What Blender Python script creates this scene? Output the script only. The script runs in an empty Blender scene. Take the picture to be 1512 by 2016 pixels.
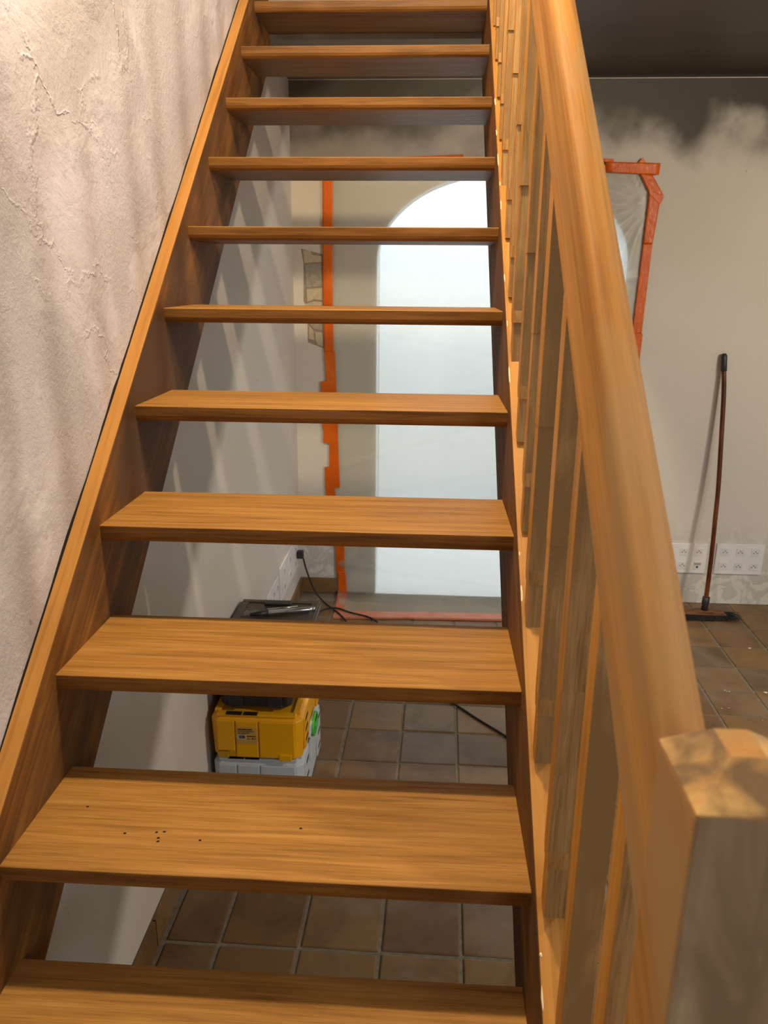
import bpy, bmesh, math, random
from mathutils import Vector, Matrix, noise
C = bpy.context.scene.collection
random.seed(4)

# ------------------------------------------------------------------ camera
FPX = 1528.44
yaw, pitch, roll = 0.05552, 0.29332, 0.00818
cy, sy = math.cos(yaw), math.sin(yaw)
fw = Vector((-sy*math.cos(pitch), cy*math.cos(pitch), -math.sin(pitch)))
r0 = Vector((cy, sy, 0)); u0 = r0.cross(fw)
rt = r0*math.cos(roll)+u0*math.sin(roll); up = -r0*math.sin(roll)+u0*math.cos(roll)
cam = bpy.data.cameras.new('camera'); camo = bpy.data.objects.new('camera', cam); C.objects.link(camo)
cam.sensor_fit = 'HORIZONTAL'; cam.sensor_width = 36; cam.lens = FPX/1512*36
cam.clip_start = .02; cam.clip_end = 50
camo.matrix_world = Matrix(((rt.x, up.x, -fw.x, .6433), (rt.y, up.y, -fw.y, -.7147), (rt.z, up.z, -fw.z, 1.0745), (0, 0, 0, 1)))
cam.dof.use_dof = True; cam.dof.focus_distance = 1.7; cam.dof.aperture_fstop = 11
sc = bpy.context.scene; sc.camera = camo
sc.view_settings.view_transform = 'Standard'; sc.view_settings.look = 'None'
sc.view_settings.exposure = 0.08; sc.view_settings.gamma = 1.0; sc.view_settings.use_curve_mapping = False

# ------------------------------------------------------------------ world and lamps
w = bpy.data.worlds.new('world'); sc.world = w; w.use_nodes = True
w.node_tree.nodes['Background'].inputs[0].default_value = (.88, .88, 1.0, 1)
w.node_tree.nodes['Background'].inputs[1].default_value = .34
def point(name, loc, energy, col, rad):
    l = bpy.data.lights.new(name, 'POINT'); l.energy = energy; l.color = col; l.shadow_soft_size = rad
    o = bpy.data.objects.new(name, l); o.location = loc; C.objects.link(o); return o
def area(name, loc, target, sx, sz, energy, col):
    l = bpy.data.lights.new(name, 'AREA'); l.shape = 'RECTANGLE'; l.size = sx; l.size_y = sz; l.energy = energy; l.color = col
    o = bpy.data.objects.new(name, l); o.location = loc; C.objects.link(o)
    d = Vector(target)-Vector(loc); o.rotation_euler = d.to_track_quat('-Z', 'Y').to_euler(); return o
WARM = (1.0, .78, .52)
point('stairwell_lamp', (.55, .665, 2.7), 150, WARM, .05)
point('room_lamp', (3.1, .68, 1.72), 122, (1.0, .88, .74), .11)
area('window_daylight', (3.3, -2.6, 1.2), (.6, 1.2, .6), 1.4, 1.5, 42, (.90, .93, 1.0))
area('doorway_daylight', (.98, 3.6, 2.05), (.98, 4.75, .2), 2.6, .6, 60, (.86, .94, 1.0))

# ------------------------------------------------------------------ material helpers
def S(h):
    h = h.lstrip('#'); v = [int(h[i:i+2], 16)/255 for i in (0, 2, 4)]
    return tuple(((c+.055)/1.055)**2.4 if c > .04045 else c/12.92 for c in v)+(1,)
class NT:
    def __init__(s, name):
        s.m = bpy.data.materials.new(name); s.m.use_nodes = True; s.t = s.m.node_tree; s.n = s.t.nodes
        s.b = s.n['Principled BSDF']
    def node(s, typ, ins=None, **kw):
        o = s.n.new(typ)
        for k, v in kw.items(): setattr(o, k, v)
        for k, v in (ins or {}).items():
            if isinstance(v, bpy.types.NodeSocket): s.t.links.new(v, o.inputs[k])
            else: o.inputs[k].default_value = v
        return o
    def link(s, a, b): s.t.links.new(a, b)
    def obj(s, rnd=0.0):
        tc = s.node('ShaderNodeTexCoord').outputs['Object']
        if rnd:
            oi = s.node('ShaderNodeObjectInfo').outputs['Random']
            m = s.node('ShaderNodeMath', {0: oi, 1: rnd}, operation='MULTIPLY').outputs[0]
            c = s.node('ShaderNodeCombineXYZ', {0: m, 1: m, 2: m}).outputs[0]
            return s.node('ShaderNodeVectorMath', {0: tc, 1: c}, operation='ADD').outputs[0]
        return tc
    def noise(s, vec, scale, detail=4, rough=.55, dist=0.0, sc=(1, 1, 1), rot=(0, 0, 0)):
        if any(rot): vec = s.node('ShaderNodeMapping', {'Vector': vec, 'Rotation': rot}).outputs[0]
        mp = s.node('ShaderNodeMapping', {'Vector': vec, 'Scale': sc}).outputs[0]
        return s.node('ShaderNodeTexNoise', {'Vector': mp, 'Scale': scale, 'Detail': detail, 'Roughness': rough, 'Distortion': dist}).outputs[0]
    def ramp(s, fac, stops):
        r = s.node('ShaderNodeValToRGB', {0: fac}); e = r.color_ramp.elements
        while len(e) < len(stops): e.new(.5)
        for el, (p, c) in zip(e, stops):
            el.position = p; el.color = c if len(c) == 4 else (*c, 1)
        return r.outputs[0]
    def mix(s, f, a, b, mode='MIX'):
        n = s.node('ShaderNodeMix', data_type='RGBA', blend_type=mode)
        for k, v in ((0, f), (6, a), (7, b)):
            if isinstance(v, bpy.types.NodeSocket): s.t.links.new(v, n.inputs[k])
            else: n.inputs[k].default_value = v
        return n.outputs[2]
    def bump(s, h, strength=.3, dist=.01, normal=None):
        i = {'Height': h, 'Strength': strength, 'Distance': dist}
        if normal is not None: i['Normal'] = normal
        return s.node('ShaderNodeBump', i).outputs[0]
    def math(s, op, a, b=0.0, c=None):
        i = {0: a, 1: b}
        if c is not None: i[2] = c
        return s.node('ShaderNodeMath', i, operation=op).outputs[0]
    def out(s, col=None, rough=None, normal=None, spec=None):
        for k, v in (('Base Color', col), ('Roughness', rough), ('Normal', normal), ('Specular IOR Level', spec)):
            if v is None: continue
            if isinstance(v, bpy.types.NodeSocket): s.t.links.new(v, s.b.inputs[k])
            else: s.b.inputs[k].default_value = v
        return s.m
BW = [(0, 0, 0), (1, 1, 1)]
AX = {'X': (.05, 1, 1), 'Y': (1, .05, 1), 'Z': (1, 1, .05)}
def wood(name, dark, mid, light, axis='X', wear=None, wearamt=.5, rough=.5, wearscale=6, slope=False, rnd=7.3, gscale=42):
    s = NT(name); v = s.obj(rnd)
    rot = (-math.atan2(.2, .2383), 0, 0) if slope else (0, 0, 0)
    ax = AX[axis]
    g = s.noise(v, gscale, 6, .62, .6, ax, rot)
    g2 = s.noise(v, gscale*4.5, 3, .6, 0, tuple(a*.5 if a < 1 else a for a in ax), rot)
    b = s.noise(v, 5, 3, .5, .8, tuple(a*3 if a < 1 else a for a in ax), rot)
    c1 = s.ramp(g, [(.30, dark), (.48, mid), (.70, light)])
    c2 = s.ramp(g2, [(.36, (.72, .70, .66)), (.5, (1, 1, 1))])
    col = s.mix(.75, c1, c2, 'MULTIPLY')
    col = s.mix(.55, col, s.ramp(b, [(.3, (.78, .74, .70)), (.65, (1.12, 1.1, 1.05))]), 'MULTIPLY')
    if wear:
        m = s.noise(v, wearscale, 4, .6, .5, (1, 1, 1) if slope is None else tuple(a*6 if a < 1 else a for a in ax), rot)
        m = s.ramp(m, [(.5-.12*wearamt*2+.06, (0, 0, 0)), (.62, (1, 1, 1))])
        col = s.mix(m, col, wear)
    h = s.math('ADD', g, s.math('MULTIPLY', g2, .5))
    return s.out(col, rough, s.bump(h, .12, .004), .25)
M = {}
M['tread'] = wood('tread_wood', S('#94682e'), S('#ae7d3b'), S('#c0904c'), 'X', gscale=60)
M['nosing'] = wood('dark_tread_edge', S('#5e3d17'), S('#7c5423'), S('#916630'), 'X', gscale=60)  # darker tread tone for fronts, ends and undersides
M['string'] = wood('stringer_wood', S('#5a3a14'), S('#7a4f1e'), S('#946528'), 'Y', S('#553a1e'), .5, rough=.7, slope=True, wearscale=5)
M['side'] = wood('varnished_edge_wood', S('#a5702c'), S('#c08638'), S('#cd9548'), 'Z')
M['rail'] = wood('handrail_wood', S('#a06a2c'), S('#b47e3a'), S('#c49150'), 'Y', S('#a88456'), .4, rough=.7, slope=True, gscale=26, wearscale=5)
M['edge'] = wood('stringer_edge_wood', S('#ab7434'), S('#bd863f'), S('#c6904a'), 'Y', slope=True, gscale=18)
M['grey'] = wood('weathered_wood', S('#7e5c32'), S('#a07c4c'), S('#b4925e'), 'Z', S('#87683e'), .4, rough=.7, gscale=110, wearscale=9)
M['patch'] = wood('lit_patch_wood', S('#80592e'), S('#9c7440'), S('#ac8450'), 'Z', rnd=3, gscale=80)  # light caught by the slanted baluster ledge, put into the wood colour as orange
M['newel_grey'] = wood('weathered_post_wood', S('#7c634a'), S('#9e866a'), S('#b69e7c'), 'Z', S('#80694c'), .45, rough=.7, gscale=30, wearscale=14)

def plain(name, col, rough=.5, var=.12, scale=30, bumpk=.05, metal=0, spec=.5, alpha=None):
    s = NT(name); v = s.obj()
    n = s.noise(v, scale, 4, .6)
    c = S(col) if isinstance(col, str) else col
    k = s.ramp(n, [(.3, (1-var,)*3), (.7, (1+var*.4,)*3)])
    s.b.inputs['Metallic'].default_value = metal
    return s.out(s.mix(1, c, k, 'MULTIPLY'), rough, s.bump(n, bumpk, .003), spec)
M['yellow'] = plain('yellow_plastic', '#e8a800', .42, .06)
M['yellow2'] = plain('yellow_plastic_dull', '#b88a12', .5, .1)
M['white_case'] = plain('pale_grey_plastic', '#bdc6cc', .5, .08)
M['black'] = plain('black_plastic', '#26272a', .45, .15)
M['lid'] = plain('olive_grey_lid', '#4d4434', .4, .15)
M['dark'] = plain('dark_hole', '#0c0b0a', .8, .1)
M['green'] = plain('green_latch', '#3fae3c', .45, .1)
M['steel'] = plain('brushed_steel', '#c4c8cc', .25, .1, metal=.9)
M['label'] = plain('sticker', '#c39a4a', .6, .05)
M['paper'] = plain('white_sticker', '#d8dcdd', .6, .04)
M['ink'] = plain('printed_ink', '#2a1c10', .7, .04)
M['socket'] = plain('white_socket_plastic', '#e6e7e8', .35, .03)
M['socket2'] = plain('socket_module', '#dcdedf', .4, .03)
M['silverlabel'] = plain('grey_marking_strip', '#a9a9a8', .5, .2, 300)
M['bristle'] = plain('black_bristle', '#0b0b0c', .8, .3, 200)
M['broomhead'] = wood('broom_block', S('#4c321a'), S('#7a5430'), S('#96683c'), 'X')
M['cane'] = wood('broom_handle_wood', S('#2c1206'), S('#5c2c12'), S('#8a4e20'), 'Z', rough=.25, gscale=20, rnd=0)
M['cable'] = plain('cable_rubber', '#0d0d0f', .5, .1)
M['cream'] = plain('cream_filler', '#f0d9a8', .6, .05)
M['plaster_chip'] = plain('plaster_crumb', '#e8dccb', .8, .1)
M['grout'] = plain('grout', '#857d6c', .9, .3, 60, .3)
M['stone_a'] = plain('cream_stone', '#c3b493', .9, .18, 60, .5)
M['stone_b'] = plain('grey_stone', '#a39a86', .9, .22, 60, .5)
M['mortar'] = plain('mortar_gap', '#a09079', .9, .3, 80, .5)
M['crack'] = plain('wall_gap', '#15100c', .95, .1)
def tape():
    s = NT('orange_tape'); v = s.obj()
    n = s.noise(v, 55, 4, .65, 1.2, (1, 1, .35))
    nn = s.noise(v, 9, 2, .5)
    c = s.ramp(nn, [(.35, S('#cf5a02')), (.6, S('#da6405')), (.75, S('#e0721c'))])
    return s.out(c, .32, s.bump(n, .5, .006), .3)
M['tape'] = tape()
def tapefloor():
    s = NT('dusty_orange_tape'); v = s.obj(); n = s.noise(v, 12, 4, .6)
    return s.out(s.ramp(n, [(.35, S('#b4654a')), (.65, S('#bd7f66'))]), .45, s.bump(n, .4, .006), .4)
M['tapefloor'] = tapefloor()

def plaster_left():
    s = NT('trowelled_plaster'); v = s.obj()
    sep = s.node('ShaderNodeSeparateXYZ', {0: v})
    h = s.math('SUBTRACT', sep.outputs[2], s.math('MULTIPLY', sep.outputs[1], .8393))
    mask = s.node('ShaderNodeMapRange', {0: h, 1: -.25, 2: -.15}).outputs[0]
    # overlapping curved trowel passes: edges of a stretched cell pattern, ragged and broken
    wv = s.node('ShaderNodeVectorMath', {0: v, 1: s.node('ShaderNodeVectorMath', {0: s.node('ShaderNodeTexNoise', {'Vector': v, 'Scale': 3.0, 'Detail': 6.0, 'Roughness': .62}).outputs[1], 1: (.42, .42, .42)}, operation='MULTIPLY').outputs[0]}, operation='ADD').outputs[0]
    mp = s.node('ShaderNodeMapping', {'Vector': wv, 'Rotation': (.6, 0, 0)}).outputs[0]
    mp = s.node('ShaderNodeMapping', {'Vector': mp, 'Scale': (1, 1.2, 3.0)}).outputs[0]
    cell = s.node('ShaderNodeTexVoronoi', {'Vector': mp, 'Scale': 1.5}, feature='DISTANCE_TO_EDGE').outputs['Distance']
    plate = s.node('ShaderNodeTexVoronoi', {'Vector': mp, 'Scale': 1.5}, feature='F1').outputs['Color']
    ridge = s.ramp(cell, [(0, (1, 1, 1)), (.022, (0, 0, 0))])
    broken = s.ramp(s.noise(v, 5, 4, .6), [(.46, (0, 0, 0)), (.54, (1, 1, 1))])
    ridge = s.math('MULTIPLY', ridge, broken)
    fine = s.noise(v, 85, 6, .75)
    fm = s.ramp(s.noise(v, 3.0, 4, .6, .5), [(.40, (.18, .18, .18)), (.54, (1, 1, 1))])
    fine = s.math('MULTIPLY', fine, fm)
    lump = s.noise(v, 9, 6, .65, .4)
    hh = s.math('ADD', s.math('MULTIPLY', ridge, .13), s.math('ADD', s.math('MULTIPLY', fine, .60), s.math('MULTIPLY', lump, .5)))
    hh = s.math('ADD', hh, s.math('MULTIPLY', plate, .22))
    hh = s.math('MULTIPLY', hh, s.math('ADD', s.math('MULTIPLY', mask, .97), .03))
    tint = s.noise(v, 2.2, 3, .5, .6)
    c = s.ramp(tint, [(.3, S('#c6c1c0')), (.5, S('#d4cfce')), (.7, S('#deDAD9'))])
    c = s.mix(mask, S('#d0ccc6'), c)
    sp = s.ramp(s.noise(v, 38, 2, .5), [(.24, (.55, .5, .45)), (.28, (1, 1, 1))])
    c = s.mix(.5, c, sp, 'MULTIPLY')
    return s.out(c, .6, s.bump(hh, .75, .02), .3)
M['wall_left'] = plaster_left()
def wall_back():
    s = NT('sooty_painted_wall'); v = s.obj(); sep = s.node('ShaderNodeSeparateXYZ', {0: v}); x, z = sep.outputs[0], sep.outputs[2]
    n = s.noise(v, 3.6, 4, .5, .15); n2 = s.noise(v, 1.1, 3, .5)
    base = s.ramp(n2, [(.3, S('#cdc3b0')), (.7, S('#d8d0bf'))])
    low = s.node('ShaderNodeMapRange', {0: z, 1: 1.3, 2: -.4}).outputs[0]
    base = s.mix(low, base, S('#d8d5cd'))
    # soot that settled under the ceiling, lower edge uneven
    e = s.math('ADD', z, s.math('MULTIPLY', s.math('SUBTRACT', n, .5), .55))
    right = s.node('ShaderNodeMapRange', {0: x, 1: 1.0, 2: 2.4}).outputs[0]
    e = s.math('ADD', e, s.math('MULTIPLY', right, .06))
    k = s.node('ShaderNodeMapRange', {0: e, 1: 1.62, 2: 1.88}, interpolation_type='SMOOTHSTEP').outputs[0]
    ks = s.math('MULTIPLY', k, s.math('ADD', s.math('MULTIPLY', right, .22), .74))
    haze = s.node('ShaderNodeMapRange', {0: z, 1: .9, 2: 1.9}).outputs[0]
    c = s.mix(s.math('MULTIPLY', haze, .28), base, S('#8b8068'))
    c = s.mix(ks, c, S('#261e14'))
    # peeled and dirty foot of the wall
    p = s.noise(v, 9, 5, .65, .8)
    foot = s.node('ShaderNodeMapRange', {0: z, 1: -.12, 2: -.4}).outputs[0]
    pm = s.math('MULTIPLY', s.ramp(p, [(.46, (0, 0, 0)), (.5, (1, 1, 1))]), foot)
    c = s.mix(s.math('MULTIPLY', pm, .55), c, S('#aeb0ac'))
    sp = s.ramp(s.noise(v, 30, 2, .5), [(.20, (.55, .47, .38)), (.235, (1, 1, 1))])
    c = s.mix(.7, c, sp, 'MULTIPLY')
    hh = s.math('ADD', s.math('MULTIPLY', s.noise(v, 160, 3, .6), .3), s.math('MULTIPLY', pm, .5))
    hh = s.math('ADD', hh, s.math('MULTIPLY', k, s.noise(v, 11, 4, .6, 1.2)))
    return s.out(c, .7, s.bump(hh, .35, .012), .2)
M['wall_back'] = wall_back()
def ceil():
    s = NT('smoke_darkened_ceiling'); v = s.obj(); n = s.noise(v, 2.2, 4, .6, .5, (.25, 1, 1)); n2 = s.noise(v, 40, 3, .6)
    c = s.ramp(n, [(.3, S('#3a3024')), (.55, S('#4a3e31')), (.75, S('#5a4d3e'))])
    return s.out(c, .45, s.bump(s.math('ADD', s.math('MULTIPLY', n2, .1), n), .25, .02), .35)
M['ceiling'] = ceil()
M['ceiling_pale'] = plain('greyed_ceiling_paint', '#8d867a', .6, .12, 5)
def tile():
    s = NT('terracotta_tile'); tc = s.obj(); v = s.obj(5.0)
    r = s.node('ShaderNodeObjectInfo').outputs['Random']
    base = s.ramp(r, [(0, S('#675035')), (.3, S('#765a38')), (.6, S('#80643c')), (.85, S('#6b5743')), (1, S('#8a6b3e'))])
    n = s.noise(v, 6, 4, .6, .6); n2 = s.noise(v, 60, 4, .7)
    c = s.mix(.9, base, s.ramp(n, [(.3, (.62, .58, .6)), (.5, (1, 1, 1)), (.7, (1.2, 1.12, 1.0))]), 'MULTIPLY')
    dust = s.ramp(s.noise(s.node('ShaderNodeNewGeometry').outputs['Position'], 2.3, 4, .6, .6), [(.5, (0, 0, 0)), (.68, (1, 1, 1))])
    c = s.mix(s.math('MULTIPLY', dust, .45), c, S('#8d8272'))
    return s.out(c, .42, s.bump(s.math('ADD', n2, n), .1, .004), .4)
M['tile'] = tile()
def film_mat():
    s = NT('translucent_plastic_film'); s.n.remove(s.b)
    v = s.obj(); n = s.noise(v, 7, 5, .6, 1.0); n2 = s.noise(v, 30, 3, .5, 1.5)
    nm = s.bump(s.math('ADD', n, s.math('MULTIPLY', n2, .25)), .25, .012)
    tr = s.node('ShaderNodeBsdfTransparent', {0: (.97, .985, .98, 1)})
    df = s.node('ShaderNodeBsdfDiffuse', {0: S('#cac7ba'), 'Normal': nm})
    tl = s.node('ShaderNodeBsdfTranslucent', {0: S('#dfe2de'), 'Normal': nm})
    gl = s.node('ShaderNodeBsdfGlossy', {0: (1, 1, 1, 1), 'Roughness': .35, 'Normal': nm})
    a = s.node('ShaderNodeMixShader', {0: .45, 1: df.outputs[0], 2: tl.outputs[0]})
    b = s.node('ShaderNodeMixShader', {0: .56, 1: a.outputs[0], 2: tr.outputs[0]})
    c = s.node('ShaderNodeMixShader', {0: .02, 1: b.outputs[0], 2: gl.outputs[0]})
    s.link(c.outputs[0], s.n['Material Output'].inputs[0])
    return s.m
M['film'] = film_mat()
M['white_room'] = plain('white_room_paint', '#eef1f1', .8, .03, 4)
M['door_panel'] = plain('white_door_paint', '#e9edee', .6, .03, 4)
M['door_edge'] = plain('pale_grey_strip', '#bfc2c0', .6, .03, 4)

# ------------------------------------------------------------------ mesh helpers
def link(name, me, parent=None):
    o = bpy.data.objects.new(name, me); C.objects.link(o)
    if parent is not None: o.parent = parent
    return o
def finish(bm, name, mats, parent=None, smooth=False, bevel=0, seg=2):
    me = bpy.data.meshes.new(name); bmesh.ops.recalc_face_normals(bm, faces=bm.faces[:])
    bm.to_mesh(me); bm.free()
    for m in (mats if isinstance(mats, (list, tuple)) else [mats]): me.materials.append(M[m] if isinstance(m, str) else m)
    if smooth:
        for p in me.polygons: p.use_smooth = True
    o = link(name, me, parent)
    if bevel:
        b = o.modifiers.new('bevel', 'BEVEL'); b.width = bevel; b.segments = seg; b.limit_method = 'ANGLE'; b.angle_limit = math.radians(30)
    return o
def addbox(bm, x0, x1, y0, y1, z0, z1, mat=0):
    vs = [bm.verts.new((x, y, z)) for x in (x0, x1) for y in (y0, y1) for z in (z0, z1)]
    for f in ((0, 1, 3, 2), (4, 6, 7, 5), (0, 4, 5, 1), (2, 3, 7, 6), (0, 2, 6, 4), (1, 5, 7, 3)):
        fa = bm.faces.new([vs[i] for i in f]); fa.material_index = mat
    return vs
def box(name, x0, x1, y0, y1, z0, z1, mat, parent=None, bevel=0, seg=2):
    bm = bmesh.new(); addbox(bm, x0, x1, y0, y1, z0, z1); return finish(bm, name, mat, parent, bevel=bevel, seg=seg)
def addprism(bm, poly, axis, a, b, mat=0):
    # poly: 2-D points in the plane perpendicular to axis
    def P(u, v, t): return {'x': (t, u, v), 'y': (u, t, v), 'z': (u, v, t)}[axis]
    A = [bm.verts.new(P(u, v, a)) for u, v in poly]; B = [bm.verts.new(P(u, v, b)) for u, v in poly]
    n = len(poly)
    fs = [bm.faces.new(A), bm.faces.new(B[::-1])]
    for i in range(n): fs.append(bm.faces.new((A[i], A[(i+1) % n], B[(i+1) % n], B[i])))
    for f in fs: f.material_index = mat
    return fs
def prism(name, poly, axis, a, b, mat, parent=None, bevel=0, seg=2):
    bm = bmesh.new(); addprism(bm, poly, axis, a, b); return finish(bm, name, mat, parent, bevel=bevel, seg=seg)
def addtube(bm, pts, rad, n=10, caps=True):
    pts = [Vector(p) for p in pts]; rings = []
    for i, p in enumerate(pts):
        t = (pts[min(i+1, len(pts)-1)]-pts[max(i-1, 0)]).normalized()
        a = t.cross(Vector((0, .3, 1) if abs(t.z) < .9 else (1, 0, 0))).normalized(); b = t.cross(a)
        r = rad[i] if isinstance(rad, (list, tuple)) else rad
        rings.append([bm.verts.new(p+(a*math.cos(2*math.pi*k/n)+b*math.sin(2*math.pi*k/n))*r) for k in range(n)])
    for q, s in zip(rings, rings[1:]):
        for k in range(n): bm.faces.new((q[k], q[(k+1) % n], s[(k+1) % n], s[k]))
    if caps: bm.faces.new(rings[0][::-1]); bm.faces.new(rings[-1])
def tube(name, pts, rad, mat, parent=None, n=10):
    bm = bmesh.new(); addtube(bm, pts, rad, n); return finish(bm, name, mat, parent, smooth=True)
def spline(pts, k=8):
    pts = [Vector(p) for p in pts]; P = [pts[0]]+pts+[pts[-1]]; out = []
    for i in range(1, len(P)-2):
        for j in range(k):
            t = j/k; a, b, c, d = P[i-1:i+3]
            out.append(.5*((2*b)+(-a+c)*t+(2*a-5*b+4*c-d)*t*t+(-a+3*b-3*c+d)*t**3))
    out.append(pts[-1]); return out
def thing(name, label, cat, loc=(0, 0, 0), group=None):
    o = bpy.data.objects.new(name, None); o.empty_display_size = .1; C.objects.link(o); o.location = loc
    o['label'] = label; o['category'] = cat
    if group: o['group'] = group
    return o
def tag(o, label, cat, group=None):
    o['label'] = label; o['category'] = cat
    if group: o['group'] = group
    return o
def structure(o): o['kind'] = 'structure'; return o

# ------------------------------------------------------------------ room shell (z = 0 is the third tread; floor is at -0.6)
ZF, ZC, YB, XW = -.6, 1.947, 3.265, -.037
RUN, RISE, DEP, W_, TH = .23825, .2, .258, .8146, .034
SL = RISE/RUN
structure(box('wall_left', XW-.15, XW, -3.2, 4.9, ZF-.05, 4.1, 'wall_left'))
# back wall with an arched opening
def arch_pts(n=28): return [(.981-.604*math.cos(math.pi*i/n), 1.15+.405*math.sin(math.pi*i/n)) for i in range(n+1)]
def wall_with_arch():
    bm = bmesh.new(); V = {}
    def v(x, y, z):
        k = (round(x, 5), y, round(z, 5))
        if k not in V: V[k] = bm.verts.new((x, y, z))
        return V[k]
    ap = arch_pts(); y0, y1 = YB, YB+.16; zb, ztop = ZF-.05, 2.3
    cols = [(XW-.1, zb), (.377, zb)]
    def quad(*p):
        try: bm.faces.new([v(*q) for q in p])
        except ValueError: pass
    for y in (y0, y1):
        for x0, x1 in ((XW-.1, .377), (1.585, 5.2)):
            quad((x0, y, zb), (x1, y, zb), (x1, y, 1.15), (x0, y, 1.15)); quad((x0, y, 1.15), (x1, y, 1.15), (x1, y, ztop), (x0, y, ztop))
        for p, q in zip(ap, ap[1:]):
            quad((p[0], y, p[1]), (q[0], y, q[1]), (q[0], y, ztop), (p[0], y, ztop))
    out = [(.377, zb)]+ap+[(1.585, zb)]
    for p, q in zip(out, out[1:]): quad((p[0], y0, p[1]), (q[0], y0, q[1]), (q[0], y1, q[1]), (p[0], y1, p[1]))
    return bm
bm = wall_with_arch()
wb = structure(finish(bm, 'wall_back', ['wall_back', 'white_room']))
for p in wb.data.polygons:
    if abs(p.normal.y) < .5 and .3 < p.center.x < 1.7 and p.center.y > YB: p.material_index = 1
structure(box('wall_right', 5.0, 5.15, -3.2, YB, ZF-.05, 2.3, 'wall_back'))
structure(box('wall_front', .95, 5.0, -3.35, -3.2, ZF-.05, 2.3, 'wall_back'))
# ceiling: slab with the stairwell left open, a 5 mm step where the rear boards begin
bm = bmesh.new()
addbox(bm, .96, 5.0, -3.2, 2.575, ZC-.004, ZC+.25); addbox(bm, .96, 5.0, 2.575, YB, ZC+.003, ZC+.25)
addbox(bm, XW, .96, -3.2, -1.4, ZC, ZC+.25)
structure(finish(bm, 'ceiling', 'ceiling'))
structure(box('ceiling_landing', XW, .96, 2.645, YB, ZC, ZC+.25, 'ceiling_pale'))
bpy.data.objects['ceiling_landing'].name = 'ceiling.001'
structure(box('trim_1', XW, 4.98, YB-.002, YB, ZC-.0025, ZC-.0005, 'plaster_chip'))
# next room seen through the film
structure(box('wall_beyond', -1.0, 3.2, 4.8, 4.9, ZF, 2.3, 'white_room'))
structure(box('ceiling_beyond', -1.0, 3.2, YB+.16, 4.9, 2.2, 2.3, 'white_room')); bpy.data.objects['ceiling_beyond'].name = 'ceiling.002'
structure(box('floor_beyond', -.2, 3.2, YB, 4.9, ZF-.05, ZF, 'white_room')); bpy.data.objects['floor_beyond'].name = 'floor.001'
# floor: grout bed and single tiles
fl = structure(box('floor', XW, 5.0, -3.2, YB, ZF-.05, ZF-.004, 'grout'))
def tile_mesh(w, d):
    bm = bmesh.new(); t = .004
    a = [bm.verts.new((x*w/2, y*d/2, -t)) for x, y in ((-1, -1), (1, -1), (1, 1), (-1, 1))]
    b = [bm.verts.new((x*(w/2-.001), y*(d/2-.001), -.001)) for x, y in ((-1, -1), (1, -1), (1, 1), (-1, 1))]
    c = [bm.verts.new((x*(w/2-.004), y*(d/2-.004), 0)) for x, y in ((-1, -1), (1, -1), (1, 1), (-1, 1))]
    for p, q in ((a, b), (b, c)):
        for i in range(4): bm.faces.new((p[i], p[(i+1) % 4], q[(i+1) % 4], q[i]))
    bm.faces.new(c); me = bpy.data.meshes.new('tile'); bm.to_mesh(me); bm.free(); me.materials.append(M['tile']); return me
tm = tile_mesh(.2, .1945); PX, PY = .211, .206
n = 0
for j in range(-7, 12):
    y = .878+PY*(j+.5)
    if y+.1 > YB: continue
    for i in range(-1, 13):
        x = .131+PX*(i+.5)+.018*(y-.88)
        if i < 0: continue
        if x > 1.15 and y < .9: continue
        o = link('tile', tm, fl); o.location = (x, y, ZF+random.uniform(0, .0012)); o.rotation_euler.z = -.018; n += 1
# cut tiles filling the strips along the walls
em = tile_mesh(.135, .1945)
for j in range(-1, 12):
    y = .878+PY*(j+.5)
    if y+.1 > YB: continue
    x = .131-.0055-.0675+.018*(y-.88)
    o = link('tile', em, fl); o.location = (x, y, ZF); o.rotation_euler.z = -.018
em2 = tile_mesh(.2, .112)
for i in range(0, 13):
    x = .131+PX*(i+.5)+.018*(3.2-.88); o = link('tile', em2, fl); o.location = (x, YB-.058, ZF)
# skirting tiles
bs = structure(box('baseboard_left', XW, XW+.004, .45, YB, ZF, ZF+.083, 'grout'))
for k in range(14):
    y0 = .46+k*.2
    b_ = box('tile', XW+.003, XW+.013, y0, min(y0+.195, YB), ZF, ZF+.085, 'tile', bs)
bb = structure(box('baseboard_back', XW+.014, .162, YB-.004, YB, ZF, ZF+.083, 'grout'))
box('tile', XW+.014, .16, YB-.013, YB-.003, ZF, ZF+.085, 'tile', bb)

# exposed stones beside the arch
random.seed(11)
stones = [[(.012, 1.20), (.05, 1.198), (.058, 1.178), (.108, 1.172), (.108, 1.145), (.018, 1.138)],
          [(.020, 1.133), (.108, 1.139), (.110, 1.030), (.026, 1.022)],
          [(.026, 1.016), (.109, 1.024), (.108, .962), (.066, .966), (.030, .952)],
          [(.018, .946), (.062, .958), (.108, .955), (.108, .925), (.024, .918)],
          [(.034, .852), (.060, .822), (.106, .815), (.106, .87), (.034, .872)],
          [(.033, .775), (.036, .842), (.058, .818), (.064, .765)],
          [(.069, .764), (.066, .81), (.104, .808), (.112, .735), (.078, .745)]]
bm = bmesh.new(); addprism(bm, [(.004, 1.207), (.116, 1.180), (.118, .725), (.03, .758), (.03, .93), (.012, .96), (.016, 1.14)], 'y', YB-.0012, YB)
finish(bm, 'mortar', 'mortar', wb)
for k, ps in enumerate(stones):
    cx = sum(p[0] for p in ps)/len(ps); cz = sum(p[1] for p in ps)/len(ps)
    ps = [(cx+(p[0]-cx)*.965, cz+(p[1]-cz)*.97) for p in ps]
    prism('stone', ps, 'y', YB-.0035-random.random()*.002, YB, 'stone_b' if k in (1, 4) else 'stone_a', wb, bevel=.0015)

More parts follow.
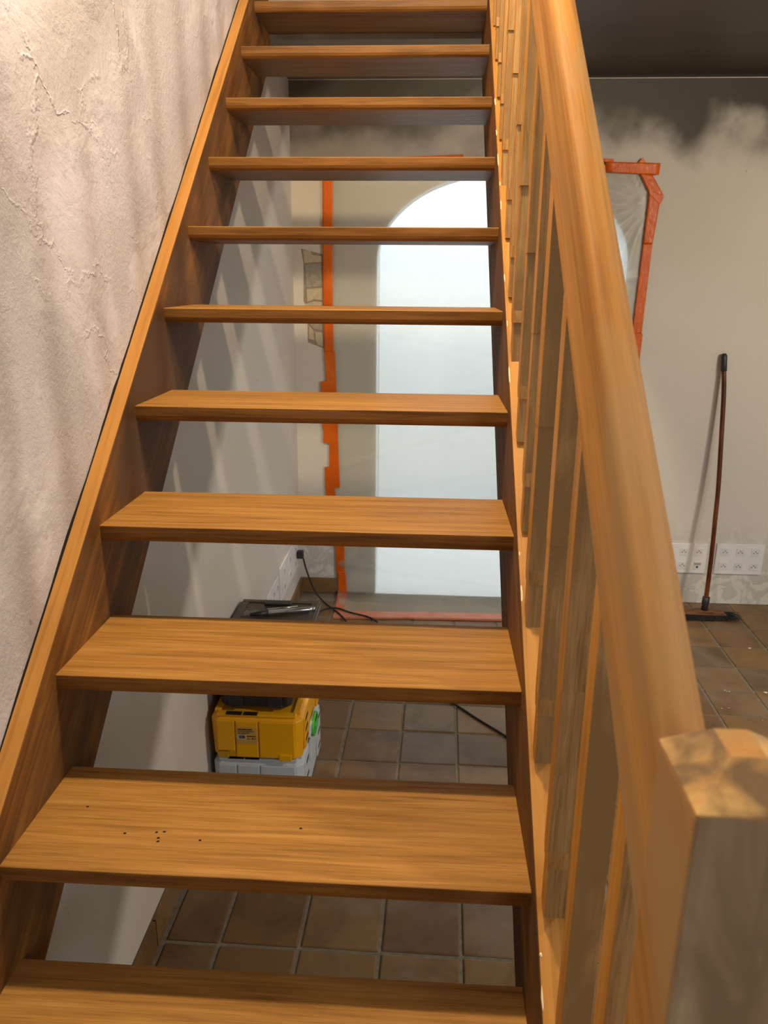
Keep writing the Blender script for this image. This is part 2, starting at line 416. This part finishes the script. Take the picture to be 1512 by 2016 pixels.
# thin black gap and torn plaster lip between wall and left stringer
gap = []
for i in range(109):
    y = -.1+2.8*i/108; gap.append((y, SL*y+.053+max(-.004, .008*noise.noise(Vector((y*7, 0, 5)))+.003*noise.noise(Vector((y*40, 0, 1))))))
structure(prism('trim_2', gap+[(2.7, SL*2.7+.02), (-.1, SL*-.1+.02)], 'x', XW, XW+.0035, 'crack'))

# ------------------------------------------------------------------ staircase
st = thing('staircase', 'open wooden staircase with stained treads, stringers, slim balusters and broad handrail', 'staircase', (0, 0, 0))
def sheared(h0, h1, y0, y1):
    return [(y0, SL*y0+h0), (y1, SL*y1+h0), (y1, SL*y1+h1), (y0, SL*y0+h1)]
def stringer(x0, x1):
    yb = (ZF+.342)/SL; yt = (ZF-.053)/SL
    poly = [(yb, ZF), (2.66, SL*2.66-.342), (2.66, SL*2.66+.053), (yt, ZF)]
    bm = bmesh.new(); fs = addprism(bm, poly, 'x', x0, x1)
    o = finish(bm, 'stringer', ['string', 'edge'], st, bevel=.0015, seg=1)
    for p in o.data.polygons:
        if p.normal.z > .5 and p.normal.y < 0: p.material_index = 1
    return o
sl_ = stringer(XW+.003, 0); sr_ = stringer(W_, W_+.04); sr_['label'] = 'stringer below the balusters with chipped cream filler'
prof = [(0, -.001), (.0015, 0), (DEP, 0), (DEP, -TH), (.010, -TH), (.003, -TH+.006), (0, -TH+.013)]
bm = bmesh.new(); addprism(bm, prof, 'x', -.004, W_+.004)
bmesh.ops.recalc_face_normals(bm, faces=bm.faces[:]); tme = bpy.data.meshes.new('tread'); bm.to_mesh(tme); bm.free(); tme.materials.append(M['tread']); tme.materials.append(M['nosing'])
for p in tme.polygons: p.material_index = 0 if p.normal.z > .5 else 1   # walking face in the lighter tread tone, all other faces darker
treads = {}
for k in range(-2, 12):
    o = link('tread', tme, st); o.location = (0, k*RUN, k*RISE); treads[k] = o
    b = o.modifiers.new('bevel', 'BEVEL'); b.width = .0015; b.segments = 2; b.limit_method = 'ANGLE'; b.angle_limit = math.radians(40)
for x, y in ((.076, .385), (.165, .324), (.216, .33), (.228, .332), (.223, .317), (.225, .309), (.292, .316), (.45, .355)):
    bm = bmesh.new()
    bm.faces.new([bm.verts.new((x+.0028*math.cos(a)*random.uniform(.7, 1.3), y-RUN+.0022*math.sin(a), .0003)) for a in [i*math.pi/4 for i in range(8)]])
    finish(bm, 'nail_hole', 'dark', treads[1])
# balusters: flat profile cut front to back, weathered front face, varnished sides
D = .036; X0, X1 = .8205, .8565
def baluster_mesh():
    bm = bmesh.new()
    secs = [  # z, front y, back y, x0, x1
        (0, .004, D-.002, .8225, .8545), (.086, .004, D-.002, .8225, .8545), (.0865, -.001, D, X0+.001, X1-.001), (.112, .002, D, X0, X1),
        (.3585, .0045, D, X0+.0008, X1-.0005), (.359, -.0005, D, X0, X1), (.77, -.0005, D, X0, X1)]
    rings = [[bm.verts.new(p) for p in ((a, y0, z), (b, y0, z), (b, y1, z), (a, y1, z))] for z, y0, y1, a, b in secs]
    for i, (q, s) in enumerate(zip(rings, rings[1:])):
        for k in range(4):
            f = bm.faces.new((q[k], q[(k+1) % 4], s[(k+1) % 4], s[k]))
            f.material_index = (2 if i == 2 else 1) if k == 0 else 0
    bm.faces.new(rings[0][::-1]); bm.faces.new(rings[-1])
    me = bpy.data.meshes.new('baluster'); bm.to_mesh(me); bm.free()
    for m in ('side', 'grey', 'patch'): me.materials.append(M[m])
    return me
bme = baluster_mesh()
for k in range(-2, 13):
    y = .184+.1622*k; o = link('baluster', bme, st); o.location = (random.uniform(-.0008, .0008), y, SL*y+.062); o.rotation_euler.z = random.uniform(-.02, .02)
    b = o.modifiers.new('bevel', 'BEVEL'); b.width = .0012; b.segments = 1; b.limit_method = 'ANGLE'; b.angle_limit = math.radians(50)
# handrail: deep plank with eased edges
y0, y1 = -.262, 2.62
sec = [(.812, .79), (.815, .785), (.856, .785), (.859, .79), (.860, .890), (.8585, .906), (.855, .919), (.850, .929), (.842, .937), (.832, .943), (.824, .9455), (.818, .944), (.8145, .938), (.8125, .928)]
bm = bmesh.new()
A = [bm.verts.new((x, y0, SL*y0+h)) for x, h in sec]; B = [bm.verts.new((x, y1, SL*y1+h)) for x, h in sec]
bm.faces.new(A); bm.faces.new(B[::-1])
for i in range(len(sec)): bm.faces.new((A[i], A[(i+1) % len(sec)], B[(i+1) % len(sec)], B[i]))
hr = finish(bm, 'handrail', 'rail', st, bevel=.0015, seg=2)
for p in hr.data.polygons: p.use_smooth = abs(p.normal.x) < .999 and p.normal.z > .05
# newel post
nx0, nx1, ny0, ny1, zs = .8005, .8785, -.335, -.258, .785
bm = bmesh.new(); addbox(bm, nx0, nx1, ny0, ny1, ZF, zs)
npost = finish(bm, 'newel_post', ['rail', 'newel_grey'], st, bevel=.004, seg=3)
for p in npost.data.polygons:
    if p.normal.y < -.5: p.material_index = 1
bm = bmesh.new()
A = [bm.verts.new(v) for v in ((nx0, ny0, zs-.002), (nx1, ny0, zs-.002), (nx1, ny1, zs-.002), (nx0, ny1, zs-.002))]
B = [bm.verts.new(v) for v in ((nx0, ny0, zs), (nx1, ny0, zs), (nx1, ny1, zs), (nx0, ny1, zs))]
zt = .803; Tt = [bm.verts.new(v) for v in ((.829, -.303, zt), (.850, -.303, zt), (.850, -.272, zt), (.829, -.272, zt))]
bm.faces.new(A[::-1])
for q, s, mi in ((A, B, 0), (B, Tt, 1)):
    for k in range(4):
        f = bm.faces.new((q[k], q[(k+1) % 4], s[(k+1) % 4], s[k])); f.material_index = mi
bm.faces.new(Tt)
def capmat():
    s = NT('post_cap_wood'); v = s.obj()
    g = s.noise(v, 30, 5, .6, .5, (.3, 1, 1)); m = s.noise(v, 24, 3, .55, .3)
    c = s.ramp(g, [(.35, S('#b4884e')), (.6, S('#cca668'))])
    c = s.mix(s.ramp(m, [(.42, (0, 0, 0)), (.58, (.95, .95, .95))]), c, S('#776044'))
    return s.out(c, .6, s.bump(g, .1, .003), .25)
M['cap'] = capmat()
cap = finish(bm, 'newel_cap', ['rail', 'cap'], npost, bevel=.0035, seg=3); cap['label'] = 'chamfered cap with worn grey facets'
# cream filler chips along the right stringer and balusters
random.seed(5)
def chip(x, y, z, l, w):
    bm = bmesh.new()
    d = Vector((0, RUN, RISE)).normalized(); p = Vector((x, y, z)); n_ = Vector((0, -RISE, RUN)).normalized()
    vs = [bm.verts.new(p+d*l*math.cos(a)*.5+Vector((1, 0, 0))*w*.5*math.sin(a)*random.uniform(.6, 1.3)+n_*.0012) for a in [i*math.pi/4 for i in range(8)]]
    c = bm.verts.new(p+n_*.0025)
    for i in range(8): bm.faces.new((vs[i], vs[(i+1) % 8], c))
    finish(bm, 'filler_chip', 'cream', sr_)
for x, y, l, w in ((.8175, .578, .035, .004), (.8175, .640, .01, .003), (.8165, .11, .03, .003), (.818, .149, .006, .004), (.8165, .98, .05, .003), (.817, 1.217, .03, .004),
                   (.8165, 1.582, .06, .004), (.816, 1.68, .03, .004), (.818, 1.43, .04, .004), (.8175, 1.10, .02, .003), (.817, 1.80, .04, .004), (.8178, 1.50, .02, .004)):
    chip(x, y, SL*y+.053, l, w)

# ------------------------------------------------------------------ plastic film taped over the arch
ds = thing('dust_sheet', 'translucent plastic sheet taped with orange tape over the arched doorway', 'plastic sheet', (.9, YB, ZF))
ds_loc = Vector((.9, YB, ZF))
def loc(o): o.location = -ds_loc; return o
fx0, fx1, fz0, fz1 = .15, 1.665, ZF+.012, 1.56
bm = bmesh.new(); NX, NZ = 110, 150; rows = []
def film_y(x, z):
    d = .006+.004*noise.noise(Vector((x*2.3, z*1.1, 3)))+.0015*noise.noise(Vector((x*6, z*2.2, 7)))
    # sagging diagonal folds
    for zc, s_, a in ((.50, .12, .016), (.46, .16, .010), (.30, .30, .008), (-.30, -.16, .016), (-.36, -.20, .010), (-.50, -.12, .018), (.05, .22, .007), (1.0, .10, .006), (.72, -.2, .006)):
        t = z-(zc+s_*(x-.8)); d += a*math.exp(-(t/.015)**2)
    # folds radiating from the strained upper right corner
    dx, dz = 1.655-x, 1.42-z; r = math.hypot(dx, dz); th = math.atan2(dz, dx)
    if r < .85 and dx > 0: d += .0055*math.sin(th*20+1.5*noise.noise(Vector((r*3, 0, 0))))*max(0, 1-r/.85)*min(1, r/.06)
    e = min(1, (x-fx0)/.05, (fx1-x)/.05, (fz1-z)/.05)
    return YB-.004-max(0, d)*max(0, e)
for j in range(NZ+1):
    z = fz0+(fz1-fz0)*j/NZ
    rows.append([])
    for i in range(NX+1):
        x = fx0+(fx1-fx0)*i/NX
        xr = x
        if z > 1.40 and x > 1.60: xr = min(x, 1.665-(z-1.40)*.5)
        rows[-1].append(bm.verts.new((xr, film_y(x, z), z)))
for j in range(NZ):
    for i in range(NX): bm.faces.new((rows[j][i], rows[j][i+1], rows[j+1][i+1], rows[j+1][i]))
loc(finish(bm, 'film', 'film', ds, smooth=True))
# foot of the sheet lying on the floor
bm = bmesh.new(); rows = []
for j in range(31):
    t = j/30; rows.append([])
    for i in range(121):
        x = .19+1.45*i/120; y = YB-.006-.29*t
        h = .018*abs(noise.noise(Vector((x*4, y*5, 1))))+.010*abs(noise.noise(Vector((x*11, y*14, 9))))
        h += .012*max(0, math.sin(x*9+y*16))**6
        rows[-1].append(bm.verts.new((x, y, ZF+.003+h*math.sin(math.pi*min(1, t*1.02))**.6 + (.010 if j == 0 else 0))))
for j in range(30):
    for i in range(120): bm.faces.new((rows[j][i], rows[j][i+1], rows[j+1][i+1], rows[j+1][i]))
loc(finish(bm, 'film_foot', 'film', ds, smooth=True))
def tape_wall(ps, y=.0, mat='tape', crinkle=0):
    # a strip lying on the sheet: front face pushed out, rippled where it is crinkled
    bm = bmesh.new(); yo = YB-.0115-y
    if crinkle and len(ps) == 4:
        a, b, c, d = [Vector((p[0], 0, p[1])) for p in ps]; N1, N2 = 8, max(8, int((d-a).length/.008)); g = []
        for j in range(N2+1):
            g.append([])
            for i in range(N1+1):
                u, v = i/N1, j/N2; p = (a*(1-u)+b*u)*(1-v)+(d*(1-u)+c*u)*v
                k = 0 if i in (0, N1) else crinkle*noise.noise(Vector((p.x*60, p.z*60, 2)))
                g[-1].append(bm.verts.new((p.x, yo-abs(k), p.z)))
        for j in range(N2):
            for i in range(N1): bm.faces.new((g[j][i], g[j][i+1], g[j+1][i+1], g[j+1][i]))
        o = finish(bm, 'tape', mat, ds, smooth=True)
        so = o.modifiers.new('thick', 'SOLIDIFY'); so.thickness = .002
    else:
        addprism(bm, ps, 'y', yo-.0015, yo+.0005); o = finish(bm, 'tape', mat, ds)
    return loc(o)
TAPES = [
 ([(.118, 1.60), (.167, 1.60), (.160, .938), (.111, .937)], 0, .0016), ([(.114, .937), (.160, .938), (.162, .714), (.114, .713)], .0, .0012),
 ([(.114, .713), (.168, .714), (.172, .566), (.122, .565)], 0, 0), ([(.094, .565), (.172, .566), (.178, .329), (.098, .328)], .001, 0),
 ([(.103, .341), (.179, .343), (.180, .246), (.102, .245)], .002, 0), ([(.134, .245), (.180, .246), (.184, .118), (.132, .117)], 0, 0),
 ([(.108, .116), (.184, .118), (.187, .004), (.109, .002)], .001, 0), ([(.109, .002), (.158, .003), (.199, -.328), (.152, -.329)], 0, 0),
 ([(.161, -.285), (.208, -.284), (.209, -.472), (.164, -.474)], .001, 0), ([(.170, -.474), (.212, -.472), (.223, -.596), (.172, -.597)], 0, .002),
 ([(.10, 1.60), (.78, 1.628), (.78, 1.572), (.10, 1.545)], .002, 0), ([(.76, 1.615), (1.448, 1.596), (1.448, 1.551), (.76, 1.56)], .001, 0),
 ([(1.430, 1.611), (1.473, 1.609), (1.476, 1.583), (1.43, 1.583)], .001, 0), ([(1.435, 1.596), (1.689, 1.590), (1.686, 1.540), (1.448, 1.550)], .003, .003),
 ([(1.589, 1.594), (1.607, 1.614), (1.626, 1.588)], .002, 0), ([(1.601, 1.546), (1.657, 1.541), (1.720, 1.448), (1.650, 1.465)], 0, .004),
 ([(1.650, 1.47), (1.72, 1.449), (1.71, 1.414), (1.688, 1.405), (1.656, 1.419)], .002, 0),
 ([(1.651, 1.463), (1.703, 1.414), (1.689, 1.238), (1.646, 1.238)], .003, .005), ([(1.646, 1.240), (1.689, 1.238), (1.681, .820), (1.635, .819)], .001, .0012),
 ([(1.642, .822), (1.687, .820), (1.682, .60), (1.632, .60)], .002, 0), ([(1.632, .61), (1.68, .61), (1.67, -.595), (1.62, -.595)], 0, 0)]
for ps, y, c in TAPES: tape_wall(ps, y, 'tape', c)
for kk, ps in enumerate(([(.171, YB-.012), (.222, YB-.012), (.233, 2.984), (.188, 2.98)], [(.187, 2.982), (.62, 2.998), (.617, 2.93), (.185, 2.90)], [(.60, 3.0), (1.10, 3.012), (1.10, 2.942), (.60, 2.925)], [(1.08, 3.01), (1.64, 3.02), (1.64, 2.955), (1.08, 2.945)])):
    bm = bmesh.new(); addprism(bm, ps, 'z', ZF+.004, ZF+.0125+.0007*kk); loc(finish(bm, 'tape', 'tapefloor', ds))['label'] = 'dusty pinkish tape on the floor'

# white panel door standing open in the next room, seen through the film
dp = structure(box('door_1', .30, 1.24, 4.70, 4.74, ZF, 1.75, 'door_panel', bevel=.003))
box('door_edge_strip', 1.245, 1.30, 4.69, 4.74, ZF, 1.75, 'door_edge', dp)

# ------------------------------------------------------------------ socket panels
def socket_panel(name, label, loc_, rz, cols, rows, wdt, hgt, special=(), group=None):
    t = thing(name, label, 'socket', loc_, group); t.rotation_euler.z = rz
    box('faceplate', 0, wdt, -.010, 0, 0, hgt, 'socket', t, bevel=.003, seg=3)
    px = wdt/cols; pz = hgt/rows
    for i in range(cols):
        for j in range(rows):
            cx, cz = px*(i+.5)+(.5-(i+.5)/cols)*.010, pz*(j+.5)+(.5-(j+.5)/rows)*.012
            if (i, j) in special:
                m_ = box('data_port', cx-.020, cx+.020, -.012, -.009, cz-.022, cz+.022, 'socket2', t, bevel=.001)
                box('marking_strip', cx-.017, cx+.017, -.0135, -.0115, cz+.004, cz+.017, 'silverlabel', m_)
                box('jack_hole', cx-.006, cx+.005, -.0128, -.0115, cz-.012, cz-.002, 'dark', m_)
                continue
            m_ = box('socket_module', cx-.0215, cx+.0215, -.0118, -.009, cz-.0215, cz+.0215, 'socket2', t, bevel=.001)
            bm = bmesh.new()
            for dx, dz in ((-.0095, -.002), (.0095, -.002), (0, .0065)):
                bmesh.ops.create_cone(bm, cap_ends=True, segments=10, radius1=.0028, radius2=.0028, depth=.002,
                                      matrix=Matrix.Translation((cx+dx, -.012, cz+dz)) @ Matrix.Rotation(math.pi/2, 4, 'X'))
            finish(bm, 'pin_hole', 'dark', m_)
    return t
socket_panel('socket_panel', 'white six-socket wall plate to the right of the broom handle', (2.187, YB, -.427), 0, 3, 2, .247, .17)
socket_panel('socket_panel', 'white wall plate with data port, behind and left of the broom handle', (1.895, YB, -.427), 0, 3, 2, .246, .166, special=((2, 0),))
socket_panel('socket_panel', 'blank-looking white wall plate with black plug, low on left wall near corner', (XW, 2.66, -.405), math.pi/2, 3, 2, .48, .17)
socket_panel('socket_panel', 'nearer white wall plate on left wall, partly behind the black case', (XW, 2.36, -.42), math.pi/2, 3, 2, .25, .17)

# ------------------------------------------------------------------ broom
br = thing('broom', 'long-handled broom with black bristles leaning on the back wall', 'broom', (2.09, 3.07, ZF))
bl = Vector((2.09, 3.07, ZF))
def bloc(o): o.location = -bl; return o
hp = spline([(2.089, 3.243, .70), (2.093, 3.234, .648), (2.101, 3.214, .526), (2.109, 3.183, .277), (2.113, 3.155, .075), (2.111, 3.134, -.08), (2.108, 3.109, -.262), (2.103, 3.091, -.394), (2.099, 3.079, -.487), (2.095, 3.070, -.54)], 6)
bloc(tube('handle', hp, .0115, 'cane', br, 12))
bloc(tube('handle_cap', [(2.087, 3.246, .731), (2.087, 3.246, .729), (2.089, 3.243, .718), (2.093, 3.234, .648), (2.093, 3.234, .646)], [.004, .011, .0145, .0145, .012], 'black', br, 14))
bloc(tube('ferrule', [(2.1, 3.079, -.485), (2.1, 3.079, -.487), (2.098, 3.076, -.515), (2.096, 3.072, -.53), (2.095, 3.070, -.562)], [.012, .018, .019, .016, .018], 'black', br, 14))
bm = bmesh.new()
prof = [(1.975, -.582), (2.0, -.566), (2.04, -.564), (2.065, -.556), (2.125, -.556), (2.15, -.566), (2.19, -.564), (2.215, -.582)]
addprism(bm, prof[::-1], 'y', 3.048, 3.098); bloc(finish(bm, 'brush_block', 'broomhead', br, bevel=.004))
bm = bmesh.new(); random.seed(2)
for i in range(56):
    for j in range(5):
        u = i/55*2-1; v = j/4*2-1
        x = 2.095+u*.112; y = 3.073+v*.018
        ex = x+u*.075*abs(u)**1.5+random.uniform(-.004, .004); ey = y+v*.022-.01+random.uniform(-.004, .004)
        a = Vector((x, y, -.574)); b = Vector((ex, ey, ZF+.003+random.uniform(0, .006)+.012*abs(u)**4))
        r_ = .0045; q = [bm.verts.new(a+Vector(d)) for d in ((-r_, 0, 0), (r_, -r_, 0), (0, r_, 0))]; s_ = [bm.verts.new(b+Vector(d)*.9) for d in ((-r_, 0, 0), (r_, -r_, 0), (0, r_, 0))]
        for k in range(3): bm.faces.new((q[k], q[(k+1) % 3], s_[(k+1) % 3], s_[k]))
        bm.faces.new(s_)
o = bloc(finish(bm, 'bristles', 'bristle', br)); o['kind'] = 'stuff'

# ------------------------------------------------------------------ tool cases
def case_body(bm, x0, x1, y0, y1, z0, z1, ch=.02, top=.012, draft=.004):
    def ring(z, d, c):
        a, b, e, f = x0+d, x1-d, y0+d, y1-d
        return [bm.verts.new(p) for p in ((a+c, e, z), (b-c, e, z), (b, e+c, z), (b, f-c, z), (b-c, f, z), (a+c, f, z), (a, f-c, z), (a, e+c, z))]
    R = [ring(z0, draft+.004, ch), ring(z0+.006, draft, ch), ring(z1-top, 0, ch), ring(z1, top, ch)]
    for q, s in zip(R, R[1:]):
        for k in range(8): bm.faces.new((q[k], q[(k+1) % 8], s[(k+1) % 8], s[k]))
    bm.faces.new(R[0][::-1]); bm.faces.new(R[-1])
cx0, cx1, cy0, cy1 = -.018, .274, 1.40, 1.80
zw = -.398
def case(name, label, z0, z1, col, lidsplit):
    t = thing(name, label, 'tool case', ((cx0+cx1)/2, (cy0+cy1)/2, z0), 'stacked tool cases under the stairs')
    off = -Vector(t.location)
    def L(o): o.location = off; return o
    bm = bmesh.new(); case_body(bm, cx0, cx1, cy0, cy1, z0, z1-.012)
    body = L(finish(bm, 'case_body', col, t, bevel=.002))
    # raised panels of the near face with recessed joints between
    for a, b in ((cx0+.022, cx0+.078), (cx0+.082, cx0+.152), (cx0+.156, cx1-.024)):
        L(box('face_panel', a, b, cy0-.005, cy0+.004, z0+(.03 if a < cx0+.03 else .008), z1-.022, col, t, bevel=.003))
    # rim of the lid with stacking recesses
    bm = bmesh.new()
    addbox(bm, cx0+.02, cx1-.02, cy0+.006, cy0+.03, z1-.014, z1-.004); addbox(bm, cx0+.02, cx1-.02, cy1-.03, cy1-.006, z1-.014, z1-.004)
    addbox(bm, cx1-.032, cx1-.008, cy0+.03, cy1-.03, z1-.014, z1-.002); addbox(bm, cx0+.008, cx0+.03, cy0+.03, cy1-.03, z1-.014, z1-.002)
    L(finish(bm, 'lid_rim', col, t, bevel=.003))
    for a, b in ((cx0+.05, cx0+.10), (cx0+.105, cx0+.15)):
        L(box('stacking_recess', a, b, cy0+.004, cy0+.022, z1-.0052, z1-.0028, 'dark', t))
    # feet pads at the lower corners of the near face
    L(box('corner_foot', cx0+.020, cx0+.055, cy0-.002, cy0+.006, z0+.001, z0+.026, 'yellow2' if col == 'yellow' else col, t, bevel=.002))
    L(box('corner_foot', cx1-.075, cx1-.034, cy0-.009, cy0+.002, z0+.001, z0+.024, col, t, bevel=.003))
    # slotted panels on the long side that faces the room
    for y0_, y1_ in ((cy0+.035, cy0+.105), (cy1-.105, cy1-.035)):
        p = L(box('side_panel', cx1-.003, cx1+.004, y0_, y1_, z0+.02, z1-.03, col, t, bevel=.002))
        for q in range(3):
            zz = z0+.04+(z1-z0-.085)*q/2
            o = box('slot', cx1+.003, cx1+.0046, y0_+.012, y1_-.012, zz, zz+.012, 'dark', p)
    return t, L
tw, Lw = case('tool_case', 'pale grey plastic tool case at the bottom of the stack', ZF, zw, 'white_case', .1)
ty, Ly = case('tool_case', 'yellow plastic tool case with a sticker on its end, on the grey one', zw, zw+.160, 'yellow', .1)
Lw(box('latch_bracket', cx1-.002, cx1+.006, 1.53, 1.67, zw-.09, zw-.01, 'white_case', tw, bevel=.003))
# grey lid hump that rises between the side panels of the yellow case
Ly(prism('latch_bracket', [(1.525, zw+.004), (1.675, zw+.004), (1.66, zw+.04), (1.54, zw+.04)], 'x', cx1-.002, cx1+.006, 'white_case', ty, bevel=.002))
bm = bmesh.new()
seg = [(1.60+.052*math.cos(a), zw+.012+.038*math.sin(a)) for a in [i*math.pi/10 for i in range(20)]]
addprism(bm, seg, 'x', cx1+.005, cx1+.014); la = Ly(finish(bm, 'latch', 'green', ty, bevel=.003)); la['label'] = 'round green turning latch'
box('latch_grip', cx1+.0135, cx1+.019, 1.575, 1.625, zw+.006, zw+.020, 'green', la, bevel=.002)
box('latch_slot', cx1+.013, cx1+.0148, 1.585, 1.63, zw+.028, zw+.037, 'dark', la)
# handle recess near the top of the yellow case
seg = [(1.645+.045*math.cos(a), zw+.118+.022*math.sin(a)) for a in [i*math.pi/10 for i in range(20)]]
bm = bmesh.new(); addprism(bm, seg, 'x', cx1-.001, cx1+.0035); Ly(finish(bm, 'handle_recess', 'black', ty))
# sticker with illegible lines, barcode and row of icons
stk = Ly(box('sticker', cx0+.086, cx0+.150, cy0-.0060, cy0-.0045, zw+.060, zw+.118, 'label', ty))
bm = bmesh.new(); y_ = cy0-.0064; sx, sz = cx0+.089, zw+.112
random.seed(3)
def line(z, h, x0, x1, gap):
    x = x0
    while x < x1:
        l = random.uniform(.6, 1.5)*gap; addbox(bm, x, min(x+l, x1), y_, y_+.0006, z-h, z); x += l+gap*.3
line(sz, .0045, sx, sx+.046, .004); line(sz-.008, .0022, sx, sx+.052, .003); line(sz-.0135, .0022, sx, sx+.036, .003); line(sz-.018, .0018, sx, sx+.026, .003)
for i in range(6): 
    c_ = sx+.030+i*.0048; addprism(bm, [(c_+.0021*math.cos(a), sz-.026+.0021*math.sin(a)) for a in [k*math.pi/4 for k in range(8)]], 'y', y_, y_+.0006)
line(sz-.034, .002, sx+.028, sx+.040, .002); addbox(bm, sx+.044, sx+.049, y_, y_+.0006, sz-.037, sz-.032); line(sz-.033, .003, sx+.052, sx+.057, .002)
finish(bm, 'print', 'ink', stk)
box('barcode_label', sx-.001, sx+.025, y_-.0002, y_+.0006, sz-.036, sz-.021, 'paper', stk)
bm = bmesh.new(); x = sx+.002
while x < sx+.022:
    l = random.choice((.0007, .0012, .002)); addbox(bm, x, x+l, y_-.0006, y_, sz-.0345, sz-.0225); x += l+random.choice((.0006, .0011))
finish(bm, 'barcode', 'ink', stk)
# black case on top
zb = zw+.161; zt = -.072
tb = thing('tool_case', 'black case with olive-grey lid on top of the stack', 'tool case', (.12, 1.67, zb), 'stacked tool cases under the stairs')
off = -Vector(tb.location)
bm = bmesh.new(); case_body(bm, .000, .240, 1.438, 1.88, zb, zt-.03, .015, .004, .006)
o = finish(bm, 'case_body', 'black', tb, bevel=.002); o.location = off
for a in (.035, .16): 
    o = box('front_rib', a, a+.045, 1.432, 1.444, zb+.006, zt-.04, 'black', tb, bevel=.002); o.location = off
bm = bmesh.new(); case_body(bm, -.030, .270, 1.43, 1.925, zt-.034, zt-.004, .02, .003, .004); o = finish(bm, 'lid', 'lid', tb, bevel=.002); o.location = off; ld = o
bm = bmesh.new()
for a, b, c, d in ((-.022, .262, 1.895, 1.918), (-.022, .262, 1.437, 1.46), (-.022, .004, 1.46, 1.895), (.236, .262, 1.46, 1.895)): addbox(bm, a, b, c, d, zt-.006, zt)
o = finish(bm, 'lid_rim', 'lid', tb, bevel=.002); o.location = off
o = box('carry_handle', .065, .165, 1.868, 1.9, zt-.004, zt+.006, 'black', tb, bevel=.003); o.location = off
# hand tools on the lid
zl = zt-.0035
kn = thing('utility_knife', 'silver-bodied knife with black grip lying on the black case', 'knife', (.17, 1.81, zl))
kl = -Vector((.17, 1.81, zl))
for nm, pts, r_, m_ in (('blade_body', [(.095, 1.785, zl+.011), (.096, 1.785, zl+.011), (.24, 1.832, zl+.009), (.252, 1.836, zl+.008)], [.004, .0105, .0085, .005], 'steel'), ('grip', [(.035, 1.768, zl+.009), (.06, 1.774, zl+.010), (.097, 1.786, zl+.011)], [.006, .009, .0112], 'black')):
    o = tube(nm, pts, r_, m_, kn, 12); o.location = kl
bm = bmesh.new(); addtube(bm, [(.246, 1.834, zl+.009), (.256, 1.838, zl+.009)], .0065, 10); o = finish(bm, 'end_button', 'steel', kn, True); o.location = kl
sd = tag(tube('steel_rod', [(.085, 1.83, zl+.004), (.19, 1.862, zl+.004)], .0035, 'steel', None, 8), 'thin steel rod lying behind the knife on the black case', 'rod')
bag = thing('crumpled_packet', 'small crumpled clear packet at the left of the black lid', 'packet', (.035, 1.79, zl))
bm = bmesh.new(); g = []
for j in range(13):
    g.append([])
    for i in range(17):
        u, v = i/16, j/12; g[-1].append(bm.verts.new((-.03+.075*u, -.022+.045*v, .003+.014*abs(noise.noise(Vector((u*5, v*4, 4))))*math.sin(math.pi*u)**.5)))
for j in range(12):
    for i in range(16): bm.faces.new((g[j][i], g[j][i+1], g[j+1][i+1], g[j+1][i]))
finish(bm, 'packet_film', 'film', bag, smooth=True)

# ------------------------------------------------------------------ cable
cb = thing('power_cable', 'black power cable from left wall plug, trailing across the tiled floor', 'cable', (0, 3.1, ZF))
co = -Vector((0, 3.1, ZF))
pts = spline([(-.006, 3.105, -.325), (.004, 3.11, -.345), (.02, 3.13, -.43), (.06, 3.12, -.53), (.115, 3.08, ZF+.018), (.17, 3.0, ZF+.018), (.235, 2.9, ZF+.0165), (.33, 2.70, ZF+.006), (.46, 2.45, ZF+.006), (.60, 2.25, ZF+.006), (.772, 2.118, ZF+.006), (.87, 2.005, ZF+.006), (.969, 1.892, ZF+.006), (1.10, 1.72, ZF+.006), (1.3, 1.5, ZF+.006)], 7)
o = tube('cord', pts, .0045, 'cable', cb, 8); o.location = co
pts = spline([(.06, 2.82, ZF+.006), (.09, 2.93, ZF+.006), (.12, 2.99, ZF+.012), (.19, 3.0, ZF+.021), (.27, 2.95, ZF+.021), (.37, 2.90, ZF+.02), (.42, 2.84, ZF+.012), (.38, 2.74, ZF+.006), (.20, 2.72, ZF+.006), (.06, 2.82, ZF+.006)], 7)
o = tube('cord_loop', pts, .0045, 'cable', cb, 8); o.location = co
bm = bmesh.new(); addbox(bm, XW+.012, XW+.045, 3.085, 3.125, -.345, -.305); o = finish(bm, 'plug', 'black', cb, bevel=.006, seg=3); o.location = co

# plaster crumbs on the tiles at right
random.seed(8); bm = bmesh.new()
for x, y, r_ in ((2.195, 2.72, .006), (2.10, 2.30, .007), (1.935, 2.31, .003), (1.94, 2.30, .0025), (1.95, 2.30, .003), (1.87, 2.16, .0025), (1.90, 2.165, .0025), (2.0, 2.08, .002), (2.24, 2.5, .003)):
    bmesh.ops.create_icosphere(bm, subdivisions=1, radius=r_, matrix=Matrix.Translation((x, y, ZF+.003+r_*.3)) @ Matrix.Diagonal((1.3, .9, .5, 1)))
o = finish(bm, 'plaster_crumbs', 'plaster_chip'); tag(o, 'tiny white plaster crumbs scattered on the tiles near the broom', 'debris'); o['kind'] = 'stuff'
